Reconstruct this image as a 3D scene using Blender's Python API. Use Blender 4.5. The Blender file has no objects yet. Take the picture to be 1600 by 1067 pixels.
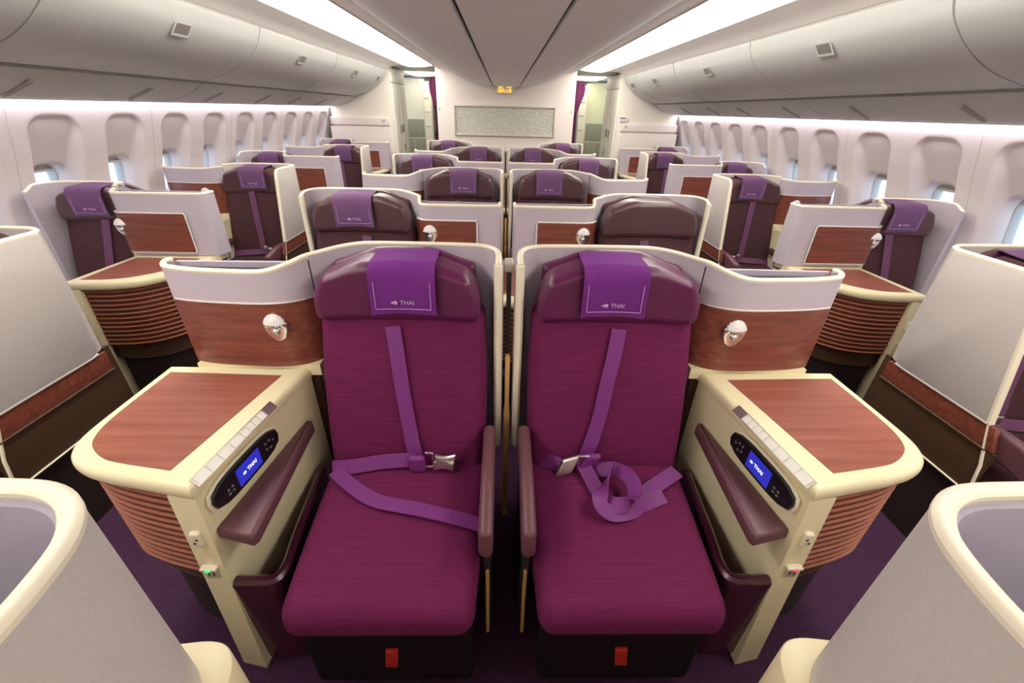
import bpy, bmesh, math, random
from mathutils import Vector, Matrix

random.seed(7)
PI = math.pi
scene = bpy.context.scene
COL = scene.collection

# ------------------------------------------------------------------ camera
FPX, YAW, PITCH, ROLL, CX, CH = 650.0, 0.02878, 0.50702, 0.02622, -0.023, 1.62
cp, sp, cy, sy = math.cos(PITCH), math.sin(PITCH), math.cos(YAW), math.sin(YAW)
fwd = Vector((sy * cp, cy * cp, -sp)); rgt = Vector((cy, -sy, 0)); upv = rgt.cross(fwd)
cr, sr = math.cos(ROLL), math.sin(ROLL)
r2 = cr * rgt + sr * upv; u2 = -sr * rgt + cr * upv
cam_d = bpy.data.cameras.new('camera'); cam = bpy.data.objects.new('camera', cam_d); COL.objects.link(cam)
cam_d.sensor_fit = 'HORIZONTAL'; cam_d.sensor_width = 36.0; cam_d.lens = 36.0 * FPX / 1600.0; cam_d.clip_start = 0.02
cam.matrix_world = Matrix(((r2.x, u2.x, -fwd.x, CX), (r2.y, u2.y, -fwd.y, 0), (r2.z, u2.z, -fwd.z, CH), (0, 0, 0, 1)))
scene.camera = cam

# ------------------------------------------------------------------ world, exposure
w = bpy.data.worlds.new('sky'); scene.world = w; w.use_nodes = True
bg = w.node_tree.nodes['Background']; bg.inputs[0].default_value = (0.62, 0.80, 1.0, 1); bg.inputs[1].default_value = 2.6
scene.view_settings.view_transform = 'Standard'; scene.view_settings.look = 'None'
scene.view_settings.gamma = 1.0; scene.view_settings.exposure = 0.14
scene.view_settings.use_curve_mapping = False
AISLE_LIGHT, WASH_LIGHT, GALLEY_FILL = 7.8, 9.0, 5.0
scene.cycles.max_bounces = 6; scene.cycles.diffuse_bounces = 4; scene.cycles.glossy_bounces = 2
scene.cycles.transmission_bounces = 2; scene.cycles.transparent_max_bounces = 8
scene.cycles.use_adaptive_sampling = True; scene.cycles.adaptive_threshold = 0.04

# ------------------------------------------------------------------ materials
MATS = {}
def srgb(r, g, b):
    f = lambda c: (c / 255 / 12.92) if c / 255 <= 0.04045 else ((c / 255 + 0.055) / 1.055) ** 2.4
    return (f(r), f(g), f(b), 1)

def pmat(name, col, rough=0.5, metal=0.0, spec=0.5, noise=None, bump=None, col2=None, coat=0.0, sheen=0.0):
    """noise=(sx,sy,sz) stretches the texture; col2 is the second colour; bump=(strength, distance)"""
    m = bpy.data.materials.new(name); m.use_nodes = True; nt = m.node_tree
    b = nt.nodes['Principled BSDF']
    b.inputs['Base Color'].default_value = col; b.inputs['Roughness'].default_value = rough
    b.inputs['Metallic'].default_value = metal; b.inputs['Specular IOR Level'].default_value = spec
    b.inputs['Coat Weight'].default_value = coat; b.inputs['Coat Roughness'].default_value = 0.15
    b.inputs['Sheen Weight'].default_value = sheen
    if noise:
        tc = nt.nodes.new('ShaderNodeTexCoord'); mp = nt.nodes.new('ShaderNodeMapping'); nz = nt.nodes.new('ShaderNodeTexNoise')
        mp.inputs['Scale'].default_value = noise; nz.inputs['Scale'].default_value = 1.0
        nz.inputs['Detail'].default_value = 3.0; nz.inputs['Roughness'].default_value = 0.6
        nt.links.new(tc.outputs['Object'], mp.inputs['Vector']); nt.links.new(mp.outputs['Vector'], nz.inputs['Vector'])
        if col2:
            rp = nt.nodes.new('ShaderNodeValToRGB')
            rp.color_ramp.elements[0].position = 0.32; rp.color_ramp.elements[1].position = 0.70
            rp.color_ramp.elements[0].color = col; rp.color_ramp.elements[1].color = col2
            nt.links.new(nz.outputs['Fac'], rp.inputs['Fac']); nt.links.new(rp.outputs['Color'], b.inputs['Base Color'])
        if bump:
            bp = nt.nodes.new('ShaderNodeBump'); bp.inputs['Strength'].default_value = bump[0]; bp.inputs['Distance'].default_value = bump[1]
            nt.links.new(nz.outputs['Fac'], bp.inputs['Height']); nt.links.new(bp.outputs['Normal'], b.inputs['Normal'])
    MATS[name] = m; return m

def emat(name, col, strength):
    m = bpy.data.materials.new(name); m.use_nodes = True; nt = m.node_tree; nt.nodes.clear()
    e = nt.nodes.new('ShaderNodeEmission'); o = nt.nodes.new('ShaderNodeOutputMaterial')
    e.inputs[0].default_value = col; e.inputs[1].default_value = strength
    nt.links.new(e.outputs[0], o.inputs[0]); MATS[name] = m; return m

pmat('cream', srgb(230, 218, 178), 0.38, noise=(30, 30, 30), bump=(0.02, 0.002))
pmat('cream_trim', srgb(240, 230, 205), 0.35)
pmat('white_trim', srgb(232, 226, 222), 0.3)
pmat('lavender', srgb(188, 176, 187), 0.72, noise=(4, 4, 420), bump=(0.25, 0.0015), col2=srgb(198, 187, 196))
pmat('lavender_inside', srgb(176, 168, 182), 0.75, noise=(4, 4, 300), bump=(0.2, 0.0015))
pmat('shell_plain', srgb(204, 196, 190), 0.6, noise=(160, 160, 160), bump=(0.15, 0.001), col2=srgb(196, 188, 184))
pmat('wood', srgb(110, 55, 42), 0.34, noise=(2.2, 55, 55), col2=srgb(140, 78, 61), bump=(0.05, 0.0005), coat=0.15)
pmat('wood_top', srgb(136, 74, 58), 0.36, noise=(2.2, 38, 38), col2=srgb(160, 96, 78), bump=(0.04, 0.0005), coat=0.2)
pmat('wood_rib', srgb(160, 96, 72), 0.42, noise=(3, 3, 60), col2=srgb(176, 112, 86))  # lighter than the backing: ridge highlights are painted into the colour
pmat('rib_gap', srgb(96, 50, 34), 0.5)
pmat('brown', srgb(72, 50, 30), 0.5, noise=(20, 20, 20), col2=srgb(80, 57, 36))
pmat('brown_dark', srgb(40, 27, 22), 0.6)
pmat('purple_fabric', srgb(96, 22, 66), 0.8, noise=(5, 170, 170), col2=srgb(111, 29, 79), bump=(0.35, 0.003), spec=0.25)  # front-row copy, its stronger light put into the colour
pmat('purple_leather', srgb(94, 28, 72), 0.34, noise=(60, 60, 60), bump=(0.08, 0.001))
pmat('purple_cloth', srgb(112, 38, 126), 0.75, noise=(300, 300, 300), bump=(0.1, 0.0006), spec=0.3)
pmat('hazed_fabric', srgb(72, 43, 47), 0.8, noise=(5, 170, 170), col2=srgb(82, 51, 55), bump=(0.35, 0.003), spec=0.25)  # rear-row copy of the upholstery, haze put into the colour
pmat('hazed_leather', srgb(86, 58, 62), 0.3, noise=(60, 60, 60), bump=(0.08, 0.001))
pmat('hazed_cloth', srgb(108, 70, 112), 0.75, noise=(300, 300, 300), bump=(0.1, 0.0006))
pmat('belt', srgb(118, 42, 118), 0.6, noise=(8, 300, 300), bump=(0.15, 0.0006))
pmat('belt_hazed', srgb(104, 58, 92), 0.6)
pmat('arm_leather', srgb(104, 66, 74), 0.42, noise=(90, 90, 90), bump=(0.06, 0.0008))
pmat('burgundy', srgb(66, 24, 44), 0.25, coat=0.3)
pmat('stitch', srgb(205, 160, 210), 0.7)
pmat('logo', srgb(190, 150, 195), 0.6)
pmat('black_plastic', srgb(22, 22, 24), 0.25)
pmat('dark_plastic', srgb(40, 36, 36), 0.5)
pmat('key', srgb(120, 124, 132), 0.4)
pmat('button', srgb(238, 234, 224), 0.4)
pmat('socket', srgb(190, 180, 160), 0.4)
pmat('chrome', (0.86, 0.86, 0.85, 1), 0.22, metal=1.0)
pmat('satin_metal', (0.80, 0.76, 0.72, 1), 0.3, metal=1.0)
pmat('tan', srgb(206, 160, 96), 0.5)
pmat('legrest', srgb(20, 6, 14), 0.8, spec=0.2)
pmat('red_tab', srgb(170, 30, 18), 0.6)
pmat('carpet', srgb(50, 18, 48), 0.95, noise=(60, 60, 60), col2=srgb(66, 28, 62), bump=(0.5, 0.004))
pmat('bin', srgb(204, 206, 202), 0.42, noise=(90, 90, 90), bump=(0.04, 0.001))
pmat('vent_grey', srgb(164, 160, 155), 0.6)
pmat('latch_recess', srgb(132, 126, 120), 0.6)
pmat('bin_gap', srgb(110, 104, 98), 0.7)
pmat('psu', srgb(204, 206, 201), 0.5)
pmat('ceiling_grey', srgb(240, 241, 238), 0.55)
pmat('ceiling_white', srgb(246, 242, 238), 0.5)
pmat('gap_dark', srgb(50, 48, 44), 0.8)
pmat('sidewall', srgb(232, 222, 222), 0.55, noise=(60, 60, 60), bump=(0.03, 0.001))
pmat('shade', srgb(206, 203, 194), 0.6)
pmat('window_trim', srgb(196, 192, 190), 0.5)
pmat('bulkhead', srgb(240, 230, 222), 0.55)
pmat('monument', srgb(240, 234, 220), 0.5)
pmat('galley_cream', srgb(236, 232, 196), 0.5)
pmat('galley_grey', srgb(160, 160, 140), 0.5)
pmat('curtain', srgb(160, 84, 136), 0.85)
pmat('frame_champagne', srgb(206, 200, 180), 0.35, metal=0.3)
pmat('grey_metal', srgb(140, 138, 134), 0.4, metal=0.5)
pmat('print_dark', srgb(90, 84, 88), 0.7)
pmat('sign_purple', srgb(96, 60, 130), 0.6)
emat('light_panel', (1.0, 0.95, 0.86, 1), AISLE_LIGHT)
emat('wash_light', (1.0, 0.90, 0.95, 1), WASH_LIGHT)
emat('galley_fill', (1.0, 0.95, 0.72, 1), GALLEY_FILL)  # added ambient fill for the area past the bulkhead
emat('screen_blue', srgb(52, 52, 190), 0.9)
emat('screen_logo', (0.85, 0.85, 0.9, 1), 1.2)
emat('led_green', (0.02, 1.0, 0.12, 1), 2.5)
emat('led_red', (1.0, 0.03, 0.08, 1), 2.5)
emat('amber', (1.0, 0.50, 0.06, 1), 1.3)

def glass_mat():
    m = bpy.data.materials.new('window_glass'); m.use_nodes = True; nt = m.node_tree; nt.nodes.clear()
    t = nt.nodes.new('ShaderNodeBsdfTransparent'); g = nt.nodes.new('ShaderNodeBsdfGlossy'); mx = nt.nodes.new('ShaderNodeMixShader')
    o = nt.nodes.new('ShaderNodeOutputMaterial'); t.inputs[0].default_value = (0.93, 0.97, 1, 1); g.inputs['Roughness'].default_value = 0.05
    mx.inputs[0].default_value = 0.06
    nt.links.new(t.outputs[0], mx.inputs[1]); nt.links.new(g.outputs[0], mx.inputs[2]); nt.links.new(mx.outputs[0], o.inputs[0])
    MATS['window_glass'] = m
glass_mat()

def art_mat():
    """etched glass relief: swirling ridges"""
    m = bpy.data.materials.new('etched_glass'); m.use_nodes = True; nt = m.node_tree; b = nt.nodes['Principled BSDF']
    tc = nt.nodes.new('ShaderNodeTexCoord'); wv = nt.nodes.new('ShaderNodeTexWave'); rp = nt.nodes.new('ShaderNodeValToRGB'); bp = nt.nodes.new('ShaderNodeBump')
    wv.wave_type = 'RINGS'; wv.inputs['Scale'].default_value = 5.5; wv.inputs['Distortion'].default_value = 14.0
    wv.inputs['Detail'].default_value = 2.0; wv.inputs['Detail Scale'].default_value = 1.6
    rp.color_ramp.elements[0].position = 0.55; rp.color_ramp.elements[1].position = 0.95
    rp.color_ramp.elements[0].color = srgb(200, 198, 188); rp.color_ramp.elements[1].color = srgb(216, 213, 203)
    bp.inputs['Strength'].default_value = 0.35; bp.inputs['Distance'].default_value = 0.006
    nt.links.new(tc.outputs['Object'], wv.inputs['Vector']); nt.links.new(wv.outputs['Fac'], rp.inputs['Fac'])
    nt.links.new(rp.outputs['Color'], b.inputs['Base Color']); nt.links.new(wv.outputs['Fac'], bp.inputs['Height']); nt.links.new(bp.outputs['Normal'], b.inputs['Normal'])
    b.inputs['Roughness'].default_value = 0.35
    MATS['etched_glass'] = m
art_mat()

# ------------------------------------------------------------------ mesh building
def lerp(a, b, t): return a + (b - a) * t
def smooth(path, n=6):
    """Catmull-Rom resampling of a list of tuples"""
    P = [Vector(p) for p in path]; out = []
    for i in range(len(P) - 1):
        p0 = P[i - 1] if i else P[0] * 2 - P[1]; p3 = P[i + 2] if i + 2 < len(P) else P[-1] * 2 - P[-2]
        p1, p2 = P[i], P[i + 1]
        for k in range(n):
            t = k / n
            out.append(0.5 * ((2 * p1) + (p2 - p0) * t + (2 * p0 - 5 * p1 + 4 * p2 - p3) * t * t + (3 * p1 - p0 - 3 * p2 + p3) * t ** 3))
    out.append(P[-1]); return [tuple(p) for p in out]

class MB:
    def __init__(s): s.v = []; s.f = []
    def add(s, vs, fs):
        o = len(s.v); s.v += [tuple(v) for v in vs]; s.f += [tuple(i + o for i in f) for f in fs]; return s
    def box(s, x0, x1, y0, y1, z0, z1):
        return s.add([(x0, y0, z0), (x1, y0, z0), (x1, y1, z0), (x0, y1, z0), (x0, y0, z1), (x1, y0, z1), (x1, y1, z1), (x0, y1, z1)],
                     [(0, 3, 2, 1), (4, 5, 6, 7), (0, 1, 5, 4), (1, 2, 6, 5), (2, 3, 7, 6), (3, 0, 4, 7)])
    def rbox(s, x0, x1, y0, y1, z0, z1, r=0.01, m=3, sub=(1, 1, 1), fn=None):
        c = Vector(((x0 + x1) / 2, (y0 + y1) / 2, (z0 + z1) / 2)); h = [abs(x1 - x0) / 2, abs(y1 - y0) / 2, abs(z1 - z0) / 2]
        r = min(r, min(h) * 0.999)
        ax = []
        for k in range(3):
            ins = h[k] - r
            lo = [-ins - r * math.tan((1 - t / m) * PI / 4) for t in range(m)]
            mid = [-ins + 2 * ins * t / sub[k] for t in range(sub[k] + 1)]
            ax.append(lo + mid + [-x for x in reversed(lo)])
        vs, fs, idx = [], [], {}
        def vert(p):
            key = tuple(round(q, 7) for q in p)
            if key in idx: return idx[key]
            q = Vector([max(-(h[k] - r), min(h[k] - r, p[k])) for k in range(3)]); d = Vector(p) - q
            if d.length > 1e-9: d = d.normalized() * r
            o = q + d + c
            if fn: o = Vector(fn(o.x, o.y, o.z))
            idx[key] = len(vs); vs.append(tuple(o)); return idx[key]
        for k in range(3):
            a, b = (k + 1) % 3, (k + 2) % 3
            for sgn in (-1, 1):
                for i in range(len(ax[a]) - 1):
                    for j in range(len(ax[b]) - 1):
                        q = []
                        for (ii, jj) in ((i, j), (i + 1, j), (i + 1, j + 1), (i, j + 1)):
                            p = [0, 0, 0]; p[k] = sgn * h[k]; p[a] = ax[a][ii]; p[b] = ax[b][jj]; q.append(vert(p))
                        if sgn < 0: q.reverse()
                        if len(set(q)) == 4: fs.append(tuple(q))
                        elif len(set(q)) == 3: fs.append(tuple(dict.fromkeys(q)))
        return s.add(vs, fs)
    def prism(s, poly, z0, z1, r=0.0, m=2, fz=None):
        """plan polygon extruded in z with rounded top and bottom edges"""
        n = len(poly); P = [Vector((p[0], p[1])) for p in poly]
        area = sum(P[i].x * P[(i + 1) % n].y - P[(i + 1) % n].x * P[i].y for i in range(n)); sg = 1 if area > 0 else -1
        nr = []
        for i in range(n):
            e1 = (P[i] - P[i - 1]); e2 = (P[(i + 1) % n] - P[i])
            n1 = Vector((e1.y, -e1.x)).normalized(); n2 = Vector((e2.y, -e2.x)).normalized()
            b = n1 + n2; b = b / max(0.35, b.length_squared / 2) if b.length > 1e-6 else n1
            nr.append(b * sg)
        rings = []
        if r > 0:
            for k in range(m + 1):
                a = k / m * PI / 2; rings.append((r * (1 - math.sin(a)), z0 + r * (1 - math.cos(a))))
            for k in range(m + 1):
                a = k / m * PI / 2; rings.append((r * (1 - math.cos(a)), z1 - r * (1 - math.sin(a))))
        else: rings = [(0, z0), (0, z1)]
        vs, fs = [], []
        for ins, z in rings:
            for i in range(n):
                q = P[i] - nr[i] * ins; vs.append((q.x, q.y, z))
        for k in range(len(rings) - 1):
            for i in range(n):
                j = (i + 1) % n; fs.append((k * n + i, k * n + j, (k + 1) * n + j, (k + 1) * n + i))
        fs.append(tuple(reversed(range(n)))); fs.append(tuple((len(rings) - 1) * n + i for i in range(n)))
        if fz: vs = [fz(*v) for v in vs]
        return s.add(vs, fs)
    def wall(s, path, t, zb, zt):
        """path of (u,v); t thickness (offset both ways); zb, zt numbers or lists"""
        n = len(path); P = [Vector((p[0], p[1])) for p in path]
        zb = zb if isinstance(zb, (list, tuple)) else [zb] * n; zt = zt if isinstance(zt, (list, tuple)) else [zt] * n
        vs, fs = [], []
        for i in range(n):
            d = (P[min(i + 1, n - 1)] - P[max(i - 1, 0)]).normalized(); nn = Vector((d.y, -d.x)) * t / 2
            a, b = P[i] + nn, P[i] - nn
            vs += [(a.x, a.y, zb[i]), (a.x, a.y, zt[i]), (b.x, b.y, zt[i]), (b.x, b.y, zb[i])]
        for i in range(n - 1):
            for k in range(4):
                fs.append((i * 4 + k, i * 4 + (k + 1) % 4, (i + 1) * 4 + (k + 1) % 4, (i + 1) * 4 + k))
        fs.append((0, 1, 2, 3)); e = (n - 1) * 4; fs.append((e + 3, e + 2, e + 1, e))
        return s.add(vs, fs)
    def tube(s, path, r, n=8, sq=1.0, cap=True):
        P = [Vector(p) for p in path]; vs, fs = [], []; up = Vector((0, 0, 1)); prev = None
        for i in range(len(P)):
            d = (P[min(i + 1, len(P) - 1)] - P[max(i - 1, 0)]).normalized()
            if prev is None:
                ref = up if abs(d.z) < 0.9 else Vector((0, 1, 0)); a = d.cross(ref).normalized()
            else: a = (prev - d * prev.dot(d)).normalized()
            prev = a; b = a.cross(d)
            for k in range(n):
                an = 2 * PI * (k + 0.5) / n; vs.append(tuple(P[i] + a * math.cos(an) * r + b * math.sin(an) * r * sq))
        for i in range(len(P) - 1):
            for k in range(n): fs.append((i * n + k, i * n + (k + 1) % n, (i + 1) * n + (k + 1) % n, (i + 1) * n + k))
        if cap: fs.append(tuple(reversed(range(n)))); fs.append(tuple((len(P) - 1) * n + k for k in range(n)))
        return s.add(vs, fs)
    def ribbon(s, path, wid, t, side):
        """flat strap: path 3D, side = width direction(s)"""
        P = [Vector(p) for p in path]; n = len(P); S = side if isinstance(side, list) else [side] * n
        vs, fs = [], []
        for i in range(n):
            d = (P[min(i + 1, n - 1)] - P[max(i - 1, 0)]).normalized(); a = Vector(S[i]); a = (a - d * a.dot(d)).normalized(); b = a.cross(d)
            for (p, q) in ((-1, -1), (1, -1), (1, 1), (-1, 1)): vs.append(tuple(P[i] + a * p * wid / 2 + b * q * t / 2))
        for i in range(n - 1):
            for k in range(4): fs.append((i * 4 + k, i * 4 + (k + 1) % 4, (i + 1) * 4 + (k + 1) % 4, (i + 1) * 4 + k))
        fs.append((3, 2, 1, 0)); e = (n - 1) * 4; fs.append((e, e + 1, e + 2, e + 3))
        return s.add(vs, fs)
    def ellipsoid(s, c, rx, ry, rz, nu=16, nv=10, fn=None):
        vs, fs = [], []
        for j in range(nv + 1):
            th = PI * j / nv
            for i in range(nu):
                ph = 2 * PI * i / nu; p = (math.sin(th) * math.cos(ph) * rx, math.sin(th) * math.sin(ph) * ry, math.cos(th) * rz)
                if fn: p = fn(*p)
                vs.append((c[0] + p[0], c[1] + p[1], c[2] + p[2]))
        for j in range(nv):
            for i in range(nu):
                fs.append((j * nu + i, j * nu + (i + 1) % nu, (j + 1) * nu + (i + 1) % nu, (j + 1) * nu + i))
        return s.add(vs, fs)
    def extr(s, prof, y0, y1, t, ny=1):
        """profile (x,z) extruded along y with thickness t (towards the outside = left of travel)"""
        n = len(prof); P = [Vector(p) for p in prof]; Q = []
        for i in range(n):
            d = (P[min(i + 1, n - 1)] - P[max(i - 1, 0)]).normalized(); Q.append(P[i] + Vector((-d.y, d.x)) * t)
        vs, fs = [], []; ring = P + Q[::-1]; m = len(ring)
        for k in range(ny + 1):
            y = lerp(y0, y1, k / ny); vs += [(p.x, y, p.y) for p in ring]
        for k in range(ny):
            for i in range(m): fs.append((k * m + i, k * m + (i + 1) % m, (k + 1) * m + (i + 1) % m, (k + 1) * m + i))
        for k, rev in ((0, False), (ny, True)):
            for i in range(n - 1):
                q = (k * m + i, k * m + i + 1, k * m + m - 2 - i, k * m + m - 1 - i); fs.append(q[::-1] if rev else q)
        return s.add(vs, fs)
    def map(s, fn): s.v = [tuple(fn(*v)) for v in s.v]; return s

CACHE = {}
def mesh_of(name, mb, mat, flip=1, org=(0, 0, 0), key=None, ang=38):
    if key is not None and key in CACHE: return CACHE[key]
    me = bpy.data.meshes.new(name)
    me.from_pydata([((v[0] - org[0]) * flip, v[1] - org[1], v[2] - org[2]) for v in mb.v], [], mb.f)
    bm = bmesh.new(); bm.from_mesh(me); bmesh.ops.remove_doubles(bm, verts=bm.verts, dist=1e-6)
    bmesh.ops.recalc_face_normals(bm, faces=bm.faces); bm.to_mesh(me); bm.free()
    for p in me.polygons: p.use_smooth = True
    me.set_sharp_from_angle(angle=math.radians(ang))
    me.materials.append(MATS[mat])
    if key is not None: CACHE[key] = me
    return me

def obj(name, me, parent=None, loc=(0, 0, 0), **props):
    o = bpy.data.objects.new(name, me); COL.objects.link(o); o.location = loc
    if parent is not None: o.parent = parent
    for k, v in props.items():
        if v is not None: o[k] = v
    return o

def thing(name, label, cat, loc=(0, 0, 0), group=None):
    return obj(name, None, None, loc, label=label, category=cat, group=group)

def struct(name, mb, mat, parent=None, label=None, cat=None, loc=(0, 0, 0), key=None, ang=38):
    o = obj(name, mesh_of(name, mb, mat, key=key, ang=ang), parent, loc)
    if parent is None:
        o['kind'] = 'structure'
        if label: o['label'] = label
        if cat: o['category'] = cat
    return o

# text as mesh -------------------------------------------------------
def text_mesh(txt, size, mat, bold=0.0, extr=0.0004):
    key = ('text', txt, size, mat)
    if key in CACHE: return CACHE[key]
    c = bpy.data.curves.new('lettering', 'FONT'); c.body = txt; c.size = size; c.align_x = 'CENTER'; c.align_y = 'CENTER'; c.extrude = extr; c.offset = bold
    o = bpy.data.objects.new('lettering', c); COL.objects.link(o)
    bpy.context.view_layer.update()
    me = bpy.data.meshes.new_from_object(o.evaluated_get(bpy.context.evaluated_depsgraph_get()))
    bpy.data.objects.remove(o); me.materials.clear(); me.materials.append(MATS[mat]); CACHE[key] = me
    return me

# ================================================================== THE CABIN SHELL
Y0, Y1 = -2.6, 7.32          # this cabin section
YB = 7.36                    # bulkhead plane
YF = 13.2                    # far end of the next section
BX = 1.06                    # half width of the centre bulkhead

struct('floor', MB().box(-2.95, 2.95, Y0, YF, -0.05, 0.0), 'carpet', None, 'dark purple carpet covering the cabin floor', 'carpet')

# side walls with moulded window recesses -----------------------------
WALLP = [(2.70, 1.60), (2.735, 1.48), (2.775, 1.34), (2.83, 1.18), (2.875, 1.0), (2.905, 0.8), (2.91, 0.6), (2.88, 0.4), (2.80, 0.2), (2.70, 0.0)]
def wall_x(z):
    for (xa, za), (xb, zb) in zip(WALLP, WALLP[1:]):
        if za >= z >= zb: return lerp(xa, xb, (za - z) / (za - zb))
    return WALLP[0][0] if z > 1.6 else WALLP[-1][0]
WP, WY = 0.532, 2.87
def rrect(dy, dz, hy, hz, r):
    """signed distance to a rounded rectangle"""
    qx, qz = abs(dy) - (hy - r), abs(dz) - (hz - r)
    return math.hypot(max(qx, 0), max(qz, 0)) + min(max(qx, qz), 0) - r
def sstep(a, b, x):
    t = max(0.0, min(1.0, (x - a) / (b - a))); return t * t * (3 - 2 * t)
WZ = 1.072                                     # window centre height
def bay_depth(dy, z):
    """how far the lining is set back from the wall plane"""
    sd = rrect(dy, z - 1.13, 0.175, 0.40, 0.12)
    deep = lerp(0.022, 0.085, sstep(1.53, 1.20, z))
    d = deep * sstep(0.004, -0.012 - 0.05 * sstep(1.52, 1.35, z), sd)
    sw = rrect(dy, z - WZ, 0.118, 0.185, 0.085)
    d += 0.085 * sstep(0.012, -0.012, sw)
    return d
def bay_mesh(flip):
    mb = MB(); ny, nz = 46, 96; zs = [0.5 + (1.598 - 0.5) * k / nz for k in range(nz + 1)]
    for k in range(nz + 1):
        for i in range(ny + 1):
            dy = -WP / 2 + WP * i / ny; z = zs[k]; mb.v.append((wall_x(z) + bay_depth(dy, z), dy, z))
    for k in range(nz):
        for i in range(ny):
            dy = -WP / 2 + WP * (i + 0.5) / ny; z = (zs[k] + zs[k + 1]) / 2
            if rrect(dy, z - WZ, 0.118, 0.185, 0.085) < -0.016: continue
            a = k * (ny + 1) + i; mb.f.append((a, a + 1, a + ny + 2, a + ny + 1))
    return mesh_of('lining_panel', mb, 'sidewall', flip, key=('bay', flip), ang=60)
win_n = 0
for side, nm in ((-1, 'left'), (1, 'right')):
    lower = [(side * x, z) for x, z in WALLP if z <= 0.61]
    lower[0] = (side * 2.91, 0.5)
    lower = [(side * wall_x(0.5), 0.5)] + [(side * x, z) for x, z in WALLP if z < 0.5]
    wl = obj('wall_' + nm, mesh_of('wall', MB().extr(lower, Y0, YF, 0.02 * side), 'sidewall'), None, (0, 0, 0), kind='structure', label='white moulded cabin side wall on the %s with window recesses' % nm, category='wall')
    ks = list(range(-10, 9))
    for k in ks:
        yc = WY + WP * k
        if yc + WP / 2 < Y0 or yc - WP / 2 > YB: continue
        if yc < -0.6: continue
        obj('lining_panel', bay_mesh(side), wl, (0, yc, 0))
        if k % 2:
            sp_ = [(wall_x(z) - 0.0005, WP / 2, z) for z in (1.597, 1.48, 1.34, 1.18, 1.0, 0.8, 0.6, 0.5)]
            obj('panel_seam', mesh_of('panel_seam', MB().tube(sp_, 0.0022, 5), 'window_trim', side, key=('seam', side)), wl, (0, yc, 0))
        win_n += 1
        # window: frame ring, pane and half-drawn shade
        ring = []
        for q in range(40):
            a = 2 * PI * q / 40; ca, sa = math.cos(a), math.sin(a); e = 4.0
            rr = (abs(ca / 0.112) ** e + abs(sa / 0.178) ** e) ** (-1 / e); ring.append((rr * ca, rr * sa))
        if ('wf', side) not in CACHE:
            mb = MB(); n = len(ring); lean = 0.25
            for (sc, dx) in ((1.02, -0.02), (0.93, 0.005), (0.93, 0.03), (1.10, 0.03)):
                for (a, b) in ring: mb.v.append((dx - lean * b * sc * 0.9, a * sc, b * sc))
            for r_ in range(3):
                for i in range(n): mb.f.append((r_ * n + i, r_ * n + (i + 1) % n, (r_ + 1) * n + (i + 1) % n, (r_ + 1) * n + i))
            mesh_of('window_frame', mb, 'window_trim', side, key=('wf', side))
            mb = MB(); mb.add([(0.015 - lean * b * 0.95 * 0.9 + t, a * 0.95, b * 0.95) for t in (0, 0.006) for (a, b) in ring], [tuple(range(n)), tuple(range(2 * n - 1, n - 1, -1))] + [(i, (i + 1) % n, n + (i + 1) % n, n + i) for i in range(n)])
            mesh_of('pane', mb, 'window_glass', side, key=('pane', side))
            mb = MB().rbox(-0.012, 0.002, -0.108, 0.108, 0.140, 0.19, 0.004, 2).rbox(-0.026, -0.004, -0.09, 0.09, 0.136, 0.152, 0.005, 2)
            mb.map(lambda x, y, z: (x - lean * z * 0.9, y, z))
            mesh_of('shade', mb, 'shade', side, key=('shade', side))
        wn = obj('window_%d' % win_n, CACHE[('wf', side)], None, (side * (wall_x(WZ) + 0.155), yc, WZ), kind='structure', category='window',
                 label='oval cabin window, number %d from the far end of %s wall' % (8 - k, nm))
        obj('pane', CACHE[('pane', side)], wn); obj('shade', CACHE[('shade', side)], wn)
    # plain lining behind the camera and beyond the bulkhead
    prof = [(side * x, z) for x, z in WALLP if z >= 0.5] ; prof.append((side * wall_x(0.5), 0.5))
    yb = min(WY + WP * k - WP / 2 for k in ks if WY + WP * k >= -0.6)
    obj('lining_panel', mesh_of('lining_panel', MB().extr(prof, Y0, yb - 0.002, 0.02 * side), 'sidewall'), wl)
    ye = max(WY + WP * k + WP / 2 for k in ks if WY + WP * k - WP / 2 <= YB)
    obj('lining_panel', mesh_of('lining_panel', MB().extr(prof, ye + 0.002, YF, 0.02 * side), 'sidewall'), wl)
    # wash light strip in the cove above the windows
    t = thing('wash_light', 'slim pinkish light strip glowing along the top of the %s window wall' % nm, 'light', (side * 2.66, 2.3, 1.60))
    obj('diffuser', mesh_of('diffuser', MB().box(-0.022, 0.022, Y0 - 2.3 + 0.05, Y1 - 2.3 - 0.02, 0.0, 0.008), 'wash_light'), t)

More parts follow.
